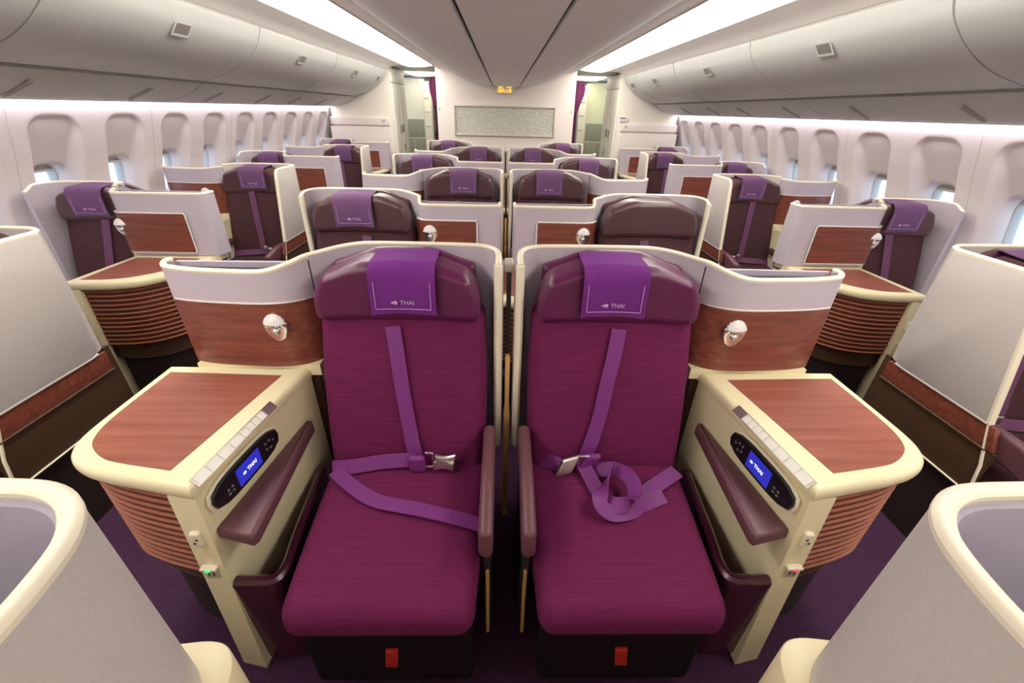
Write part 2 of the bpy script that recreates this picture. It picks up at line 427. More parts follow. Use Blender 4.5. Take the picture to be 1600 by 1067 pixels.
# overhead bins --------------------------------------------------------
BINP = smooth([(1.765, 2.105), (1.775, 2.06), (1.815, 1.985), (1.92, 1.893), (2.07, 1.815), (2.272, 1.757)], 4)
PSUP = smooth([(2.285, 1.742), (2.36, 1.695), (2.47, 1.645), (2.60, 1.612), (2.66, 1.612)], 3)
BACKP = [(1.80, 2.09), (1.84, 2.0), (1.95, 1.91), (2.09, 1.835), (2.30, 1.768), (2.40, 1.70), (2.62, 1.64)]
def bin_label(nm, i): return '%s overhead bin with curved grey door above the %s window seats' % (['rearmost', 'second', 'third', 'fourth', 'fifth', 'small end', 'sixth'][i], nm)
seams = [-2.6, -1.06, 0.52, 2.10, 3.69, 5.27, 6.72, 7.30]
for side, nm in ((-1, 'left'), (1, 'right')):
    bk = obj('trim_%d' % (1 if side < 0 else 2), mesh_of('trim', MB().extr([(side * x, z) for x, z in BACKP], Y0, Y1, 0.03 * side), 'bin_gap'), None, kind='structure', label='dark backing behind the overhead bins on the %s' % nm, category='trim')
    for i in range(len(seams) - 1):
        a, b = seams[i] + 0.006, seams[i + 1] - 0.006; ym = (a + b) / 2
        where = ['behind the camera', 'second behind the camera', 'nearest in view', 'second from the near end', 'third from the near end', 'fourth from the near end', 'short one at the far end']
        t = thing('overhead_bin', 'grey overhead bin over the %s windows, %s' % (nm, where[i]), 'overhead bin', (side * 1.77, ym, 1.76), 'overhead bins')
        hl = (b - a) / 2; off = side * 1.77
        def loc(prof): return [(side * x - off, z - 1.76) for x, z in prof]
        obj('door', mesh_of('door', MB().extr(loc(BINP), -hl, hl, 0.022 * side), 'bin', key=('bin', side, round(hl, 3))), t)
        # rounded lip along the top edge of the door
        obj('door_lip', mesh_of('door_lip', MB().tube([(side * 1.768 - off, -hl, 0.345), (side * 1.768 - off, hl, 0.345)], 0.010, 8), 'ceiling_white', key=('lip', side, round(hl, 3))), t)
        hs = (0.0,) if i < 5 else ((0.0,) if i == 5 else (0.0,))
        for hy in hs:
            mb = MB().rbox(-0.06, 0.06, -0.008, 0.008, -0.030, 0.030, 0.007, 2)
            # the latch lies on the door's curved face
            mb2 = MB().rbox(-0.045, 0.045, -0.012, 0.004, -0.004, 0.020, 0.004, 2)
            def lay(m, sd=side):
                ang = math.radians(52)
                def f(x, y, z):
                    X, Z = -math.sin(ang) * y + math.cos(ang) * -z, math.cos(ang) * y - math.sin(ang) * -z
                    return (sd * (1.822 + X * 1.0) - off, x + hy, 1.968 - 1.76 + (z * math.sin(ang) + y * math.cos(ang)) )
                return m.map(f)
            mb0 = MB().rbox(-0.072, 0.072, -0.006, 0.005, -0.040, 0.040, 0.005, 2)
            obj('latch_frame', mesh_of('latch_frame', lay(mb0), 'psu', key=('latchf', side)), t)
            hd = obj('latch', mesh_of('latch', lay(mb), 'latch_recess', key=('latch', side)), t)
            obj('latch_paddle', mesh_of('latch_paddle', lay(mb2), 'bin', key=('latchp', side)), hd)
        # service panel under the bin
        ps = thing('service_panel', 'grey service panel under the overhead bins on the %s, %s' % (nm, where[i]), 'panel', (side * 2.45, ym, 1.65), 'service panels')
        o2 = side * 2.45
        obj('panel', mesh_of('panel', MB().extr([(side * x - o2, z - 1.65) for x, z in PSUP], -hl, hl, 0.02 * side), 'psu', key=('psu', side, round(hl, 3))), ps)
        for fy in (-0.45, 0.35):
            if abs(fy) + 0.1 < hl:
                mb = MB().rbox(-0.085, 0.085, fy - 0.014, fy + 0.014, -0.004, 0.004, 0.003, 2)
                mb.map(lambda x, y, z: (side * (2.43 + x) - o2, y, (1.661 - 0.40 * x) - 1.65 + z - 0.004))
                obj('vent_slot', mesh_of('vent_slot', mb, 'vent_grey', key=('vent', side, fy)), ps)

# ceiling ---------------------------------------------------------------
def cz(x):
    x = abs(x); pts = [(0, 1.925), (0.2, 1.932), (0.45, 1.962), (0.65, 2.015), (0.75, 2.058), (0.83, 2.105)]
    for (a, za), (b, zb) in zip(pts, pts[1:]):
        if a <= x <= b: return lerp(za, zb, (x - a) / (b - a))
    return 2.105
ceil = struct('ceiling', MB().box(-1.9, 1.9, Y0, YF, 2.19, 2.22), 'gap_dark', None, 'ceiling with curved grey centre panels', 'ceiling')
CSM = smooth([(0.21, 1.933), (0.45, 1.962), (0.62, 2.004), (0.74, 2.052), (0.82, 2.105), (0.85, 2.14)], 4)
cuts = [Y0, -1.46, -0.37, 0.72, 1.81, 2.90, 3.99, 5.08, 6.17, YB - 0.005]
for a, b in zip(cuts, cuts[1:]):
    h = (b - a) / 2 - 0.003; ym = (a + b) / 2
    obj('ceiling_panel', mesh_of('ceiling_panel', MB().extr([(-0.19, 1.932), (-0.1, 1.927), (0, 1.925), (0.1, 1.927), (0.19, 1.932)], -h, h, 0.02), 'ceiling_grey', key=('cc', round(h, 3))), ceil, (0, ym, 0))
    for sd in (-1, 1):
        obj('ceiling_panel', mesh_of('ceiling_panel', MB().extr([(sd * x, z) for x, z in CSM], -h, h, 0.02 * sd), 'ceiling_grey', key=('cs', sd, round(h, 3))), ceil, (0, ym, 0))
        obj('ceiling_panel', mesh_of('ceiling_panel', MB().extr([(sd * 0.835, 2.108), (sd * 0.93, 2.125), (sd * 1.035, 2.152)], -h, h, 0.02 * sd), 'ceiling_white', key=('ca', sd, round(h, 3))), ceil, (0, ym, 0))
        # cream cove between the light and the bins
        obj('cove_panel', mesh_of('cove_panel', MB().extr(smooth([(sd * 1.54, 2.178), (sd * 1.60, 2.170), (sd * 1.69, 2.142), (sd * 1.752, 2.103)], 3), -h, h, 0.015 * sd), 'ceiling_white', key=('cv', sd, round(h, 3))), ceil, (0, ym, 0))
for sd, nm in ((-1, 'left'), (1, 'right')):
    t = thing('aisle_light', 'long bright ceiling light strip above the %s aisle' % nm, 'light', (sd * 1.27, 2.4, 2.14))
    L0 = [Y0 + 0.02, -1.06, 0.52, 2.10, 3.69, 5.27, 6.6, YB - 0.03]
    for a, b in zip(L0, L0[1:]):
        obj('diffuser', mesh_of('diffuser', MB().extr(smooth([(sd * (x - 1.27), z - 2.14) for x, z in ((1.065, 2.182), (1.14, 2.158), (1.27, 2.145), (1.43, 2.145), (1.535, 2.172))], 3), a - 2.4 + 0.008, b - 2.4 - 0.008, 0.012 * sd), 'light_panel'), t)
    obj('rail', mesh_of('rail', MB().rbox(-sd * 0.232 - 0.006, -sd * 0.232 + 0.006, Y0 - 2.4, YB - 2.4 - 0.01, 0.005, 0.045, 0.004, 2), 'ceiling_white'), t)
    y = 0.6
    while y < YB - 0.4:
        obj('air_slot', mesh_of('air_slot', MB().box(-0.018, 0.018, -0.17, 0.17, -0.004, 0.004), 'bin', key='slot'), t, (-sd * 0.208, y + 0.17 - 2.4, 0.030)); y += 0.42

# centre bulkhead -------------------------------------------------------
bp = [(-BX, 0), (BX, 0), (BX, 2.16), (-BX, 2.16)]
bh = struct('wall_back', MB().rbox(-BX, BX, YB, YB + 0.06, 0.0, 2.18, 0.008, 2), 'bulkhead', None, 'white bulkhead wall at the end of the cabin', 'wall')
obj('kick_rail', mesh_of('kick_rail', MB().rbox(-BX + 0.01, BX - 0.01, YB - 0.015, YB + 0.01, 1.03, 1.05, 0.006, 2), 'white_trim'), bh)
for sd in (-1, 1):
    obj('latch', mesh_of('latch', MB().rbox(sd * 1.02 - 0.006, sd * 1.02 + 0.006, YB - 0.008, YB + 0.01, 1.60, 1.63, 0.004, 2), 'grey_metal'), bh)
t = thing('etched_panel', 'framed etched glass panel on the white end bulkhead', 'wall art', (-0.015, YB, 1.256))
fx, fz = 0.785, 0.42
mb = MB()
for (a, b, c, d) in ((-fx, fx, fz - 0.022, fz), (-fx, fx, 0, 0.022), (-fx, -fx + 0.022, 0, fz), (fx - 0.022, fx, 0, fz)): mb.rbox(a, b, -0.035, 0.004, c, d, 0.006, 2)
obj('frame', mesh_of('frame', mb, 'frame_champagne'), t)
obj('glass_plate', mesh_of('glass_plate', MB().box(-fx + 0.02, fx - 0.02, -0.014, 0.002, 0.02, fz - 0.02), 'etched_glass'), t)
# raised leaf-like ridges of the etched design
for k in range(26):
    x = random.uniform(-0.70, 0.70); z = random.uniform(0.05, 0.30); rr = random.uniform(0.05, 0.16); a0 = random.uniform(0, 2 * PI); n = random.randint(5, 9)
    pts = [(max(-0.75, min(0.75, x + rr * math.cos(a0 + q * 0.22))), -0.0145, max(0.03, min(0.385, z + rr * 0.8 * math.sin(a0 + q * 0.22)))) for q in range(n)]
    obj('ridge', mesh_of('ridge', MB().tube(pts, 0.0032, 5), 'frame_champagne' if k % 4 == 0 else 'white_trim'), t)
# amber sign under the ceiling
t = thing('exit_sign', 'small amber lit pictogram sign under the ceiling centre', 'sign', (-0.02, YB - 0.09, 1.838))
obj('housing', mesh_of('housing', MB().rbox(-0.13, 0.13, 0.0, 0.05, 0.0, 0.10, 0.012, 3), 'ceiling_grey'), t)
for (a, b, c, d) in ((-0.098, -0.074, 0.008, 0.062), (-0.066, -0.044, 0.006, 0.062), (-0.036, -0.018, 0.016, 0.062), (-0.018, 0.07, 0.040, 0.050), (-0.018, 0.07, 0.014, 0.024), (0.07, 0.098, 0.012, 0.062),
                     (-0.098, -0.03, 0.072, 0.088), (0.02, 0.098, 0.074, 0.086)):
    obj('lit_mark', mesh_of('lit_mark', MB().box(a, b, -0.003, 0.004, c, d), 'amber'), t)

# closets flanking the aisles, entry area and next section ----------------
for sd, nm in ((-1, 'left'), (1, 'right')):
    t = thing('closet', 'tall white closet with latched panels beside the %s aisle at the cabin end' % nm, 'closet', (sd * 2.25, 7.80, 0))
    X = lambda a: sd * a - sd * 2.25
    def bx(u0, u1, y0, y1, z0, z1, r=0.008): 
        a, b = sorted((X(u0), X(u1))); return MB().rbox(a, b, y0 - 7.80, y1 - 7.80, z0, z1, r, 2)
    obj('body', mesh_of('body', bx(1.735, 2.68, 7.33, 8.35, 0.0, 2.14), 'monument'), t)
    obj('ledge', mesh_of('ledge', bx(1.80, 2.70, 7.296, 7.34, 1.365, 1.475, 0.012), 'bulkhead'), t)
    obj('lower_panel', mesh_of('lower_panel', bx(1.80, 2.72, 7.31, 7.34, 0.9, 1.35), 'bulkhead'), t)
    obj('door_panel', mesh_of('door_panel', bx(1.718, 1.74, 7.38, 7.80, 0.1, 1.93), 'monument'), t)
    obj('door_panel', mesh_of('door_panel', bx(1.718, 1.74, 7.82, 8.30, 0.1, 1.93), 'monument'), t)
    obj('door_panel', mesh_of('door_panel', bx(1.718, 1.74, 7.38, 8.30, 1.95, 2.08), 'monument'), t)
    for (yy, ww, z0, z1) in ((7.72, 0.025, 1.25, 1.37), (7.88, 0.045, 1.26, 1.38), (7.90, 0.02, 0.98, 1.08)):
        obj('latch', mesh_of('latch', bx(1.706, 1.72, yy - ww, yy + ww, z0, z1, 0.004), 'grey_metal'), t)
    obj('notice', mesh_of('notice', bx(1.86, 1.90, 7.286, 7.30, 1.42, 1.45, 0.003), 'window_trim'), t)
    if sd > 0:
        obj('notice', mesh_of('notice', bx(1.775, 1.90, 7.30, 7.332, 1.50, 1.565, 0.003), 'white_trim'), t)
        obj('notice_stripe', mesh_of('notice_stripe', bx(1.775, 1.86, 7.296, 7.305, 1.548, 1.562, 0.002), 'sign_purple'), t)
    # galley front across the cross-aisle
    g = thing('galley_unit', 'pale galley front with grey lower doors beyond the %s aisle' % nm, 'galley', (sd * 2.1, 9.7, 0))
    G = lambda a: sd * a - sd * 2.1
    def gx(u0, u1, y0, y1, z0, z1, r=0.006):
        a, b = sorted((G(u0), G(u1))); return MB().rbox(a, b, y0 - 9.7, y1 - 9.7, z0, z1, r, 2)
    obj('body', mesh_of('body', gx(1.60, 2.8, 9.62, 10.3, 0.0, 2.12), 'galley_cream' if sd > 0 else 'monument'), g)
    obj('locker_door', mesh_of('locker_door', gx(1.66, 2.10, 9.60, 9.63, 1.10, 1.42), 'galley_grey'), g)
    obj('locker_door', mesh_of('locker_door', gx(1.66, 1.87, 9.60, 9.63, 0.80, 1.07), 'galley_grey'), g)
    obj('locker_door', mesh_of('locker_door', gx(1.89, 2.10, 9.60, 9.63, 0.80, 1.07), 'galley_grey'), g)
    obj('counter', mesh_of('counter', gx(1.62, 2.2, 9.56, 9.64, 0.74, 0.78), 'galley_cream'), g)
    p = thing('door_post', 'white moulded post with notches beside the %s galley' % nm, 'post', (sd * 1.50, 9.35, 0))
    obj('body', mesh_of('body', MB().rbox(-0.075, 0.075, -0.10, 0.10, 0.0, 2.0, 0.02, 3), 'monument'), p)
    for z in (1.05, 1.30, 1.55, 1.78): obj('notch', mesh_of('notch', MB().rbox(-0.06, 0.03, -0.108, -0.095, z, z + 0.018, 0.004, 2), 'window_trim', key=('notch', z)), p)
    obj('sign_board', mesh_of('sign_board', MB().rbox(-0.09, 0.10, -0.105, -0.09, 1.90, 2.06, 0.006, 2), 'bulkhead'), p)
    # curtain gathered at the bulkhead edge
    c = thing('curtain', 'purple curtain gathered at the %s edge of the bulkhead' % nm, 'curtain', (sd * 1.09, 7.52, 0))
    mb = MB(); n = 26; zs = [2.03, 1.95, 1.85, 1.72, 1.6, 1.5, 1.35, 1.1, 0.7, 0.003]; wd = [0.13, 0.16, 0.15, 0.10, 0.055, 0.04, 0.05, 0.07, 0.08, 0.08]
    if sd < 0: wd = [q * 0.75 for q in wd]
    for j, z in enumerate(zs):
        for i in range(n + 1):
            tt = i / n; mb.v.append((sd * (-0.02 + wd[j] * tt), 0.02 * math.sin(tt * 8 * PI), z))
    for j in range(len(zs) - 1):
        for i in range(n): a = j * (n + 1) + i; mb.f.append((a, a + 1, a + n + 2, a + n + 1))
    obj('drape', mesh_of('drape', mb, 'curtain'), c)
    obj('rail', mesh_of('rail', MB().tube([(sd * -0.03, 0, 2.045), (sd * 0.42, 0, 2.02)], 0.008, 6), 'grey_metal'), c)
    # next section seen through the opening
    nb = thing('overhead_bin', 'far grey overhead bin seen through the %s aisle opening' % nm, 'overhead bin', (sd * 1.77, 11.8, 1.76))
    obj('door', mesh_of('door', MB().extr([(sd * x - sd * 1.77, z - 1.76) for x, z in BINP + PSUP], -1.38, 1.38, 0.02 * sd), 'bin'), nb)
    st = thing('far_seat', 'grey seat shell far beyond the %s aisle opening' % nm, 'seat', (sd * 1.72, 11.0, 0))
    obj('shell', mesh_of('shell', MB().rbox(-0.3, 0.3, -0.1, 0.1, 0.0, 1.16, 0.04, 3), 'lavender_inside'), st)
    obj('headrest', mesh_of('headrest', MB().rbox(-0.25, 0.25, -0.16, -0.08, 0.9, 1.14, 0.04, 3), 'hazed_leather'), st)
    gl = thing('entry_fill', 'pale fill panel added to brighten the entry area past the %s aisle' % nm, 'light', (sd * 1.4, 9.0, 2.15))  # added fill panel, there to brighten the entry area
    obj('diffuser', mesh_of('diffuser', MB().box(-0.35, 0.35, -0.45, 0.45, 0.0, 0.02), 'galley_fill'), gl)  # emissive face of the added fill panel
struct('wall_front', MB().box(-2.95, 2.95, Y0 - 0.05, Y0, 0, 2.2), 'bulkhead', None, 'white cabin wall behind the camera', 'wall')
struct('wall_far', MB().box(-2.95, 2.95, YF, YF + 0.05, 0, 2.2), 'bulkhead', None, 'white wall at the far end of the next section', 'wall')
struct('ceiling_entry', MB().box(-2.95, 2.95, YB + 0.07, YF, 2.165, 2.18), 'ceiling_white', None, 'white ceiling of the entry area beyond the bulkhead', 'ceiling')

# ================================================================== SEAT UNITS
ORD = ['nearest', 'front', 'second', 'third', 'fourth', 'fifth', 'sixth']

class Unit:
    """one seat place; local u runs from the seat edge to its console, v towards the far end, z up"""
    def __init__(s, kind, k, sd):
        s.kind, s.k, s.sd = kind, k, sd                        # kind: 'c' centre pair, 'w' window column
        s.odd = k % 2 == 1; s.name = 'left' if sd < 0 else 'right'
        if kind == 'c':
            s.y = 1.28 + 1.09 * (k - 1) + (0.02 if k > 1 else 0)
            s.x, s.dir = (0.0, sd) if s.odd else (sd * 1.17, -sd)
            s.ub0, s.ub1, s.lamp, s.sw = 0.70, 1.125, 0.785, 1.0
            if not s.odd: s.lamp = 0.735
        else:
            s.y = 1.46 + 1.09 * (k - 1)
            s.x, s.dir = (sd * 1.755, sd) if s.odd else (sd * 2.79, -sd)
            s.ub0, s.ub1, s.lamp, s.sw = (0.60, 1.03, 0.72, 0.90) if s.odd else (0.50, 1.015, 0.50, 0.90)
        s.lux = kind == 'c' and k == 1
        s.var = (kind, s.odd, sd, s.lux, k == 0)
    def where(s):
        if s.kind == 'c':
            return '%s centre row %s' % (ORD[s.k], ('%s of the divider' % s.name) if s.odd else 'by the %s aisle' % s.name)
        return '%s row along %s wall, %s side' % (['', 'first', 'second', 'third', 'fourth', 'fifth', 'sixth'][s.k], s.name, 'aisle' if s.odd else 'window')
    def loc(s, ou, ov): return (s.x + s.dir * ou, s.y + ov, 0)

def U_part(U, name, parent, org, mat, build, tag=None, ang=38, **props):
    key = (name, tag, U.var, mat, org)
    me = CACHE.get(key)
    if me is None: me = mesh_of(name, build(), mat, U.dir, org, key, ang)
    return obj(name, me, parent, **props)

def vback(z): return -0.165 + (z - 0.47) / 0.53 * 0.15     # front plane of the backrest

def make_seat(U):
    lux = U.lux
    fab, lea, cov, blt = ('purple_fabric', 'purple_leather', 'purple_cloth', 'belt') if lux else ('hazed_fabric', 'hazed_leather', 'hazed_cloth', 'belt_hazed')  # lit copies in front, hazed copies behind: light painted into the colours
    q = U.sw; dv = (-0.42 if U.k == 0 else 0.0) if U.kind == 'c' else (0.05 if U.odd else 0.10)
    org = (0.34, -0.35, 0)
    colour = 'brightly lit purple' if lux else 'haze-dulled purple'
    t = thing('cabin_seat', '%s cabin seat with shoulder belt, %s' % (colour, U.where()), 'seat', U.loc(org[0], org[1]), 'cabin seats')
    P = lambda n, m, b, tag=None, par=t, **kw: U_part(U, n, par, org, m, b, tag, **kw)
    uu = lambda u: 0.07 + (u - 0.07) * q
    qc = 0.68 if (U.kind == 'w' and not U.odd) else q; uq = lambda u: 0.07 + (u - 0.07) * qc
    def cushion():
        def f(x, y, z):
            s_ = sstep(-0.67, -0.15, y); x2 = 0.34 + (x - 0.34) * (0.92 + 0.10 * s_)
            bul = (1 - ((x - 0.34) / 0.29) ** 2) * 0.014 if z > 0.42 else 0
            dip = -0.018 * sstep(-0.52, -0.68, y) * (1 if z > 0.42 else 0)
            return (uq(x2), y + dv, z + max(0, bul) + dip)
        return MB().rbox(0.065, 0.635, -0.68, -0.10, 0.335, 0.475, 0.052, 5, (8, 10, 2), f)
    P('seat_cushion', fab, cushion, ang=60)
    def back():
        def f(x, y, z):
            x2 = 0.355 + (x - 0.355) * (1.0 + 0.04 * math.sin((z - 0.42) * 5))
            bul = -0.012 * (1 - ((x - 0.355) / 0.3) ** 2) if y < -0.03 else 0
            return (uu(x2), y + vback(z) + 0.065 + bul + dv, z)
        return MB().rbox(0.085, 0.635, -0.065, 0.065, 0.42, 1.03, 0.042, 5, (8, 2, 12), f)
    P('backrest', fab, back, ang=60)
    hz = 0.0 if U.kind == 'c' else -0.032
    def head():
        def f(x, y, z):
            a = abs(x - 0.362) / 0.27; tz = sstep(1.06, 1.21, z)
            z2 = z - tz * 0.042 * sstep(0.40, 1.0, a)
            x2 = 0.362 + (x - 0.362) * (1 - 0.11 * tz)
            y2 = y - 0.030 * a ** 3 * (1 if y < 0 else 0.4) - 0.012 * (1 - a * a) * (1 if y < 0 else 0)
            return (uu(x2), y2 + 0.012 + dv, z2 + hz)
        return MB().rbox(0.095, 0.630, -0.045, 0.085, 0.998, 1.199, 0.034, 5, (12, 2, 5), f)
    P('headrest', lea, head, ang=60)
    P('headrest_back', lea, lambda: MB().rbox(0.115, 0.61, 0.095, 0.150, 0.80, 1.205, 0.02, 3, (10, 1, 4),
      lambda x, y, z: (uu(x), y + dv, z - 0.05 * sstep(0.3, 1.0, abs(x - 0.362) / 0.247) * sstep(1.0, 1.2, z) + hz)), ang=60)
    P('legrest', 'legrest', lambda: MB().rbox(uq(0.10), uq(0.58), -0.655 + dv, -0.58 + dv, 0.05, 0.345, 0.02, 3))
    P('base', 'dark_plastic', lambda: MB().box(uq(0.14), uq(0.55), -0.57 + dv, -0.12 + dv, 0.0, 0.345))
    # inner armrest towards the seat edge
    P('armrest', 'arm_leather', lambda: MB().rbox(0.040, 0.082, -0.545, -0.12, 0.53, 0.640, 0.018, 4, (1, 6, 2), lambda x, y, z: (x, y, z - 0.03 * sstep(-0.35, -0.55, y))))
    if U.kind == 'c' and U.k <= 3:
        P('armrest_rail', 'dark_plastic', lambda: MB().rbox(0.045, 0.072, -0.51, -0.15, 0.05, 0.535, 0.008, 2))
    if lux:
        P('rail_strip', 'tan', lambda: MB().rbox(0.052, 0.064, -0.522, -0.508, 0.06, 0.40, 0.004, 2))
    # low side shroud between cushion and console
    if U.k in (1, 3) and U.kind == 'c':
        c0 = 0.785 if U.kind == 'c' else (0.62 if U.odd else 0.53)
        pth = smooth([(c0 - 0.09, -0.13), (c0 - 0.115, -0.40), (c0 - 0.128, -0.50), (c0 - 0.115, -0.545), (c0 - 0.07, -0.553), (c0 - 0.005, -0.553)], 5)
        sh = P('side_shroud', 'burgundy', lambda: MB().wall(pth, 0.03, 0.02, 0.41))
        P('shroud_edge', 'burgundy', lambda: MB().tube([(a, b, 0.41) for a, b in pth], 0.018, 8), par=sh)
    # belts
    eps = 0.012
    sh_pts = [(0.385, 0.985), (0.375, 0.90), (0.360, 0.76), (0.340, 0.62), (0.322, 0.53)]
    if U.lux and U.sd > 0: sh_pts = [(0.372, 0.985), (0.362, 0.90), (0.345, 0.80), (0.322, 0.66), (0.285, 0.54)]
    sb = P('shoulder_belt', blt, lambda: MB().ribbon([(uu(a), vback(z) - eps - 0.012 + dv - 0.006 * (z < 0.6), z) for a, z in smooth(sh_pts, 4)], 0.050, 0.004, (1, 0, 0)))
    if U.lux and U.sd < 0:
        P('lap_belt', blt, lambda: MB().ribbon(smooth([(0.615, -0.20, 0.50), (0.54, -0.205, 0.512), (0.44, -0.19, 0.520), (0.32, -0.185, 0.528)], 4), 0.050, 0.004, (0, 0.55, 0.85)), 'a')
        P('lap_belt', blt, lambda: MB().ribbon(smooth([(0.60, -0.215, 0.500), (0.555, -0.255, 0.500), (0.49, -0.305, 0.500), (0.42, -0.345, 0.502), (0.34, -0.365, 0.503), (0.28, -0.378, 0.504), (0.16, -0.405, 0.498), (0.075, -0.425, 0.488)], 4), 0.050, 0.004, (0.25, 1, 0.0)), 'b')
        P('belt_loop', blt, lambda: MB().rbox(0.285, 0.345, -0.215, -0.19, 0.49, 0.56, 0.012, 3), 'a')
        bk = P('buckle', 'satin_metal', lambda: MB().rbox(0.182, 0.255, -0.205, -0.190, 0.495, 0.560, 0.006, 3, (6, 1, 6),
               lambda x, y, z: (x - 0.12 * (z - 0.53), y - 0.25 * (z - 0.53) * -1, z + (0.010 * math.sin((x - 0.182) / 0.073 * PI * 0.9) * (-1 if z > 0.53 else 1)))), ang=60)
        P('buckle_tongue', 'chrome', lambda: MB().rbox(0.255, 0.262, -0.205, -0.190, 0.50, 0.575, 0.003, 2).rbox(0.262, 0.285, -0.202, -0.193, 0.565, 0.575, 0.003, 2).rbox(0.262, 0.285, -0.202, -0.193, 0.50, 0.51, 0.003, 2), par=bk)
    elif U.lux:
        P('lap_belt', blt, lambda: MB().ribbon(smooth([(0.61, -0.215, 0.505), (0.54, -0.26, 0.503), (0.46, -0.315, 0.503), (0.40, -0.36, 0.504)], 4), 0.052, 0.004, (0.45, 1, 0.1)), 'a')
        P('lap_belt', blt, lambda: MB().ribbon(smooth([(0.53, -0.315, 0.497), (0.46, -0.345, 0.498), (0.395, -0.385, 0.506), (0.33, -0.40, 0.515), (0.295, -0.375, 0.540), (0.33, -0.30, 0.555), (0.37, -0.235, 0.548)], 5), 0.050, 0.004, (0.55, 0.85, 0.25)), 'b')
        P('lap_belt', blt, lambda: MB().ribbon(smooth([(0.265, -0.185, 0.530), (0.285, -0.24, 0.520), (0.305, -0.31, 0.515), (0.34, -0.375, 0.525), (0.40, -0.375, 0.545), (0.415, -0.31, 0.56), (0.38, -0.24, 0.54), (0.32, -0.22, 0.515)], 5), 0.048, 0.004, (0.75, 0.3, 0.6)), 'c')
        P('lap_belt', blt, lambda: MB().ribbon(smooth([(0.20, -0.20, 0.512), (0.15, -0.165, 0.505), (0.10, -0.14, 0.495)], 4), 0.050, 0.004, (0.2, 0.55, 0.85)), 'd')
        P('belt_loop', blt, lambda: MB().rbox(0.262, 0.318, -0.218, -0.192, 0.50, 0.575, 0.012, 3, (1, 1, 1), lambda x, y, z: (x + 0.35 * (z - 0.53), y, z)), 'a')
        bk = P('buckle', 'satin_metal', lambda: MB().rbox(0.182, 0.246, -0.215, -0.200, 0.488, 0.556, 0.006, 3, (6, 1, 6),
               lambda x, y, z: (x + 0.45 * (z - 0.52), y + 0.25 * (z - 0.52), z + 0.40 * (x - 0.214) )), ang=60)
        P('buckle_tongue', 'chrome', lambda: MB().rbox(0.252, 0.290, -0.213, -0.203, 0.565, 0.574, 0.003, 2).rbox(0.25, 0.258, -0.213, -0.203, 0.52, 0.574, 0.003, 2), par=bk)
    else:
        P('lap_belt', blt, lambda: MB().ribbon(smooth([(uu(0.60), -0.20 + dv, 0.50), (uu(0.5), -0.20 + dv, 0.512), (uu(0.40), -0.19 + dv, 0.515), (uu(0.30), -0.185 + dv, 0.52), (uu(0.18), -0.19 + dv, 0.512)], 3), 0.048, 0.004, (0, 0.6, 0.8)))
        bk = P('buckle', 'satin_metal', lambda: MB().rbox(uu(0.20), uu(0.265), -0.212 + dv, -0.198 + dv, 0.495, 0.56, 0.006, 2))
        P('buckle_tongue', 'chrome', lambda: MB().rbox(uu(0.265), uu(0.30), -0.212 + dv, -0.200 + dv, 0.535, 0.575, 0.004, 2), par=bk)
    if lux:
        u0 = 0.335 if U.sd < 0 else 0.345
        P('life_vest_tab', 'red_tab', lambda: MB().rbox(u0 - 0.018, u0 + 0.018, -0.667, -0.655, 0.17, 0.26, 0.003, 2, (1, 1, 1), lambda x, y, z: (x - 0.12 * (z - 0.19), y, z)))
    # cloth hung over the headrest: a thing of its own
    if U.lux or not (U.kind == 'c' and U.k == 2 and U.sd > 0):
        uc = uu(0.335); vv = -0.055 + dv
        cx = thing('headrest_cover', '%s headrest cloth on the seat, %s' % ('strongly lit purple' if lux else 'hazed purple', U.where()), 'headrest cover', U.loc(uc, vv), 'headrest cloths')
        cx.location.z = hz; og = (uc, vv, 0); hw = 0.104 if lux else 0.105
        prof = [(-0.001, 1.040), (-0.003, 1.07), (-0.004, 1.11), (-0.002, 1.155), (0.006, 1.186), (0.024, 1.2015), (0.06, 1.2035), (0.10, 1.206), (0.135, 1.2095), (0.150, 1.196), (0.152, 1.12)]
        def cloth():
            mb = MB(); pr = smooth(prof, 3); n = 10
            for lay, th in ((0, 0.0), (1, 0.003)):
                for j, (a, z) in enumerate(pr):
                    tt = j / (len(pr) - 1)
                    for i in range(n + 1):
                        x = -hw + 2 * hw * i / n; wv = 0.0015 * math.sin(i * 1.3 + j * 0.4)
                        skew = 0.010 * (1.06 - z) / 0.05 * 0.0
                        mb.v.append((uc + x * (1 - 0.02 * tt) + 0.012 * (1.1 - z), vv + a - 0.003 + th * (1 if a > 0.1 else 0.6) + wv - 0.0085 * (x / hw) ** 2 * (a < 0.03), z + th * (1 if a > 0.02 else 0) - 0.004 * (x / hw) ** 2))
            m = len(pr) * (n + 1)
            for lay in (0, 1):
                for j in range(len(pr) - 1):
                    for i in range(n):
                        a = lay * m + j * (n + 1) + i; mb.f.append((a, a + 1, a + n + 2, a + n + 1))
            return mb
        ck = ('cloth', U.var, cov)
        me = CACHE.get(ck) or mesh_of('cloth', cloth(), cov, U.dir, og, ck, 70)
        obj('cloth', me, cx)
        if U.kind == 'c' or U.k <= 3:
            def stitch():
                mb = MB(); f = lambda x, z: (uc + x + 0.012 * (1.1 - z), vv - 0.0090 - 0.0085 * (x / hw) ** 2, z)
                for x in (-hw + 0.017, hw - 0.017): mb.tube([f(x, 1.058), f(x, 1.09), f(x, 1.15)], 0.0012, 4)
                mb.tube([f(-hw + 0.017 + k * (2 * hw - 0.034) / 6, 1.058) for k in range(7)], 0.0012, 4); return mb
            ck = ('stitch', U.var)
            me = CACHE.get(ck) or mesh_of('stitching', stitch(), 'stitch', U.dir, og, ck)
            obj('stitching', me, cx)
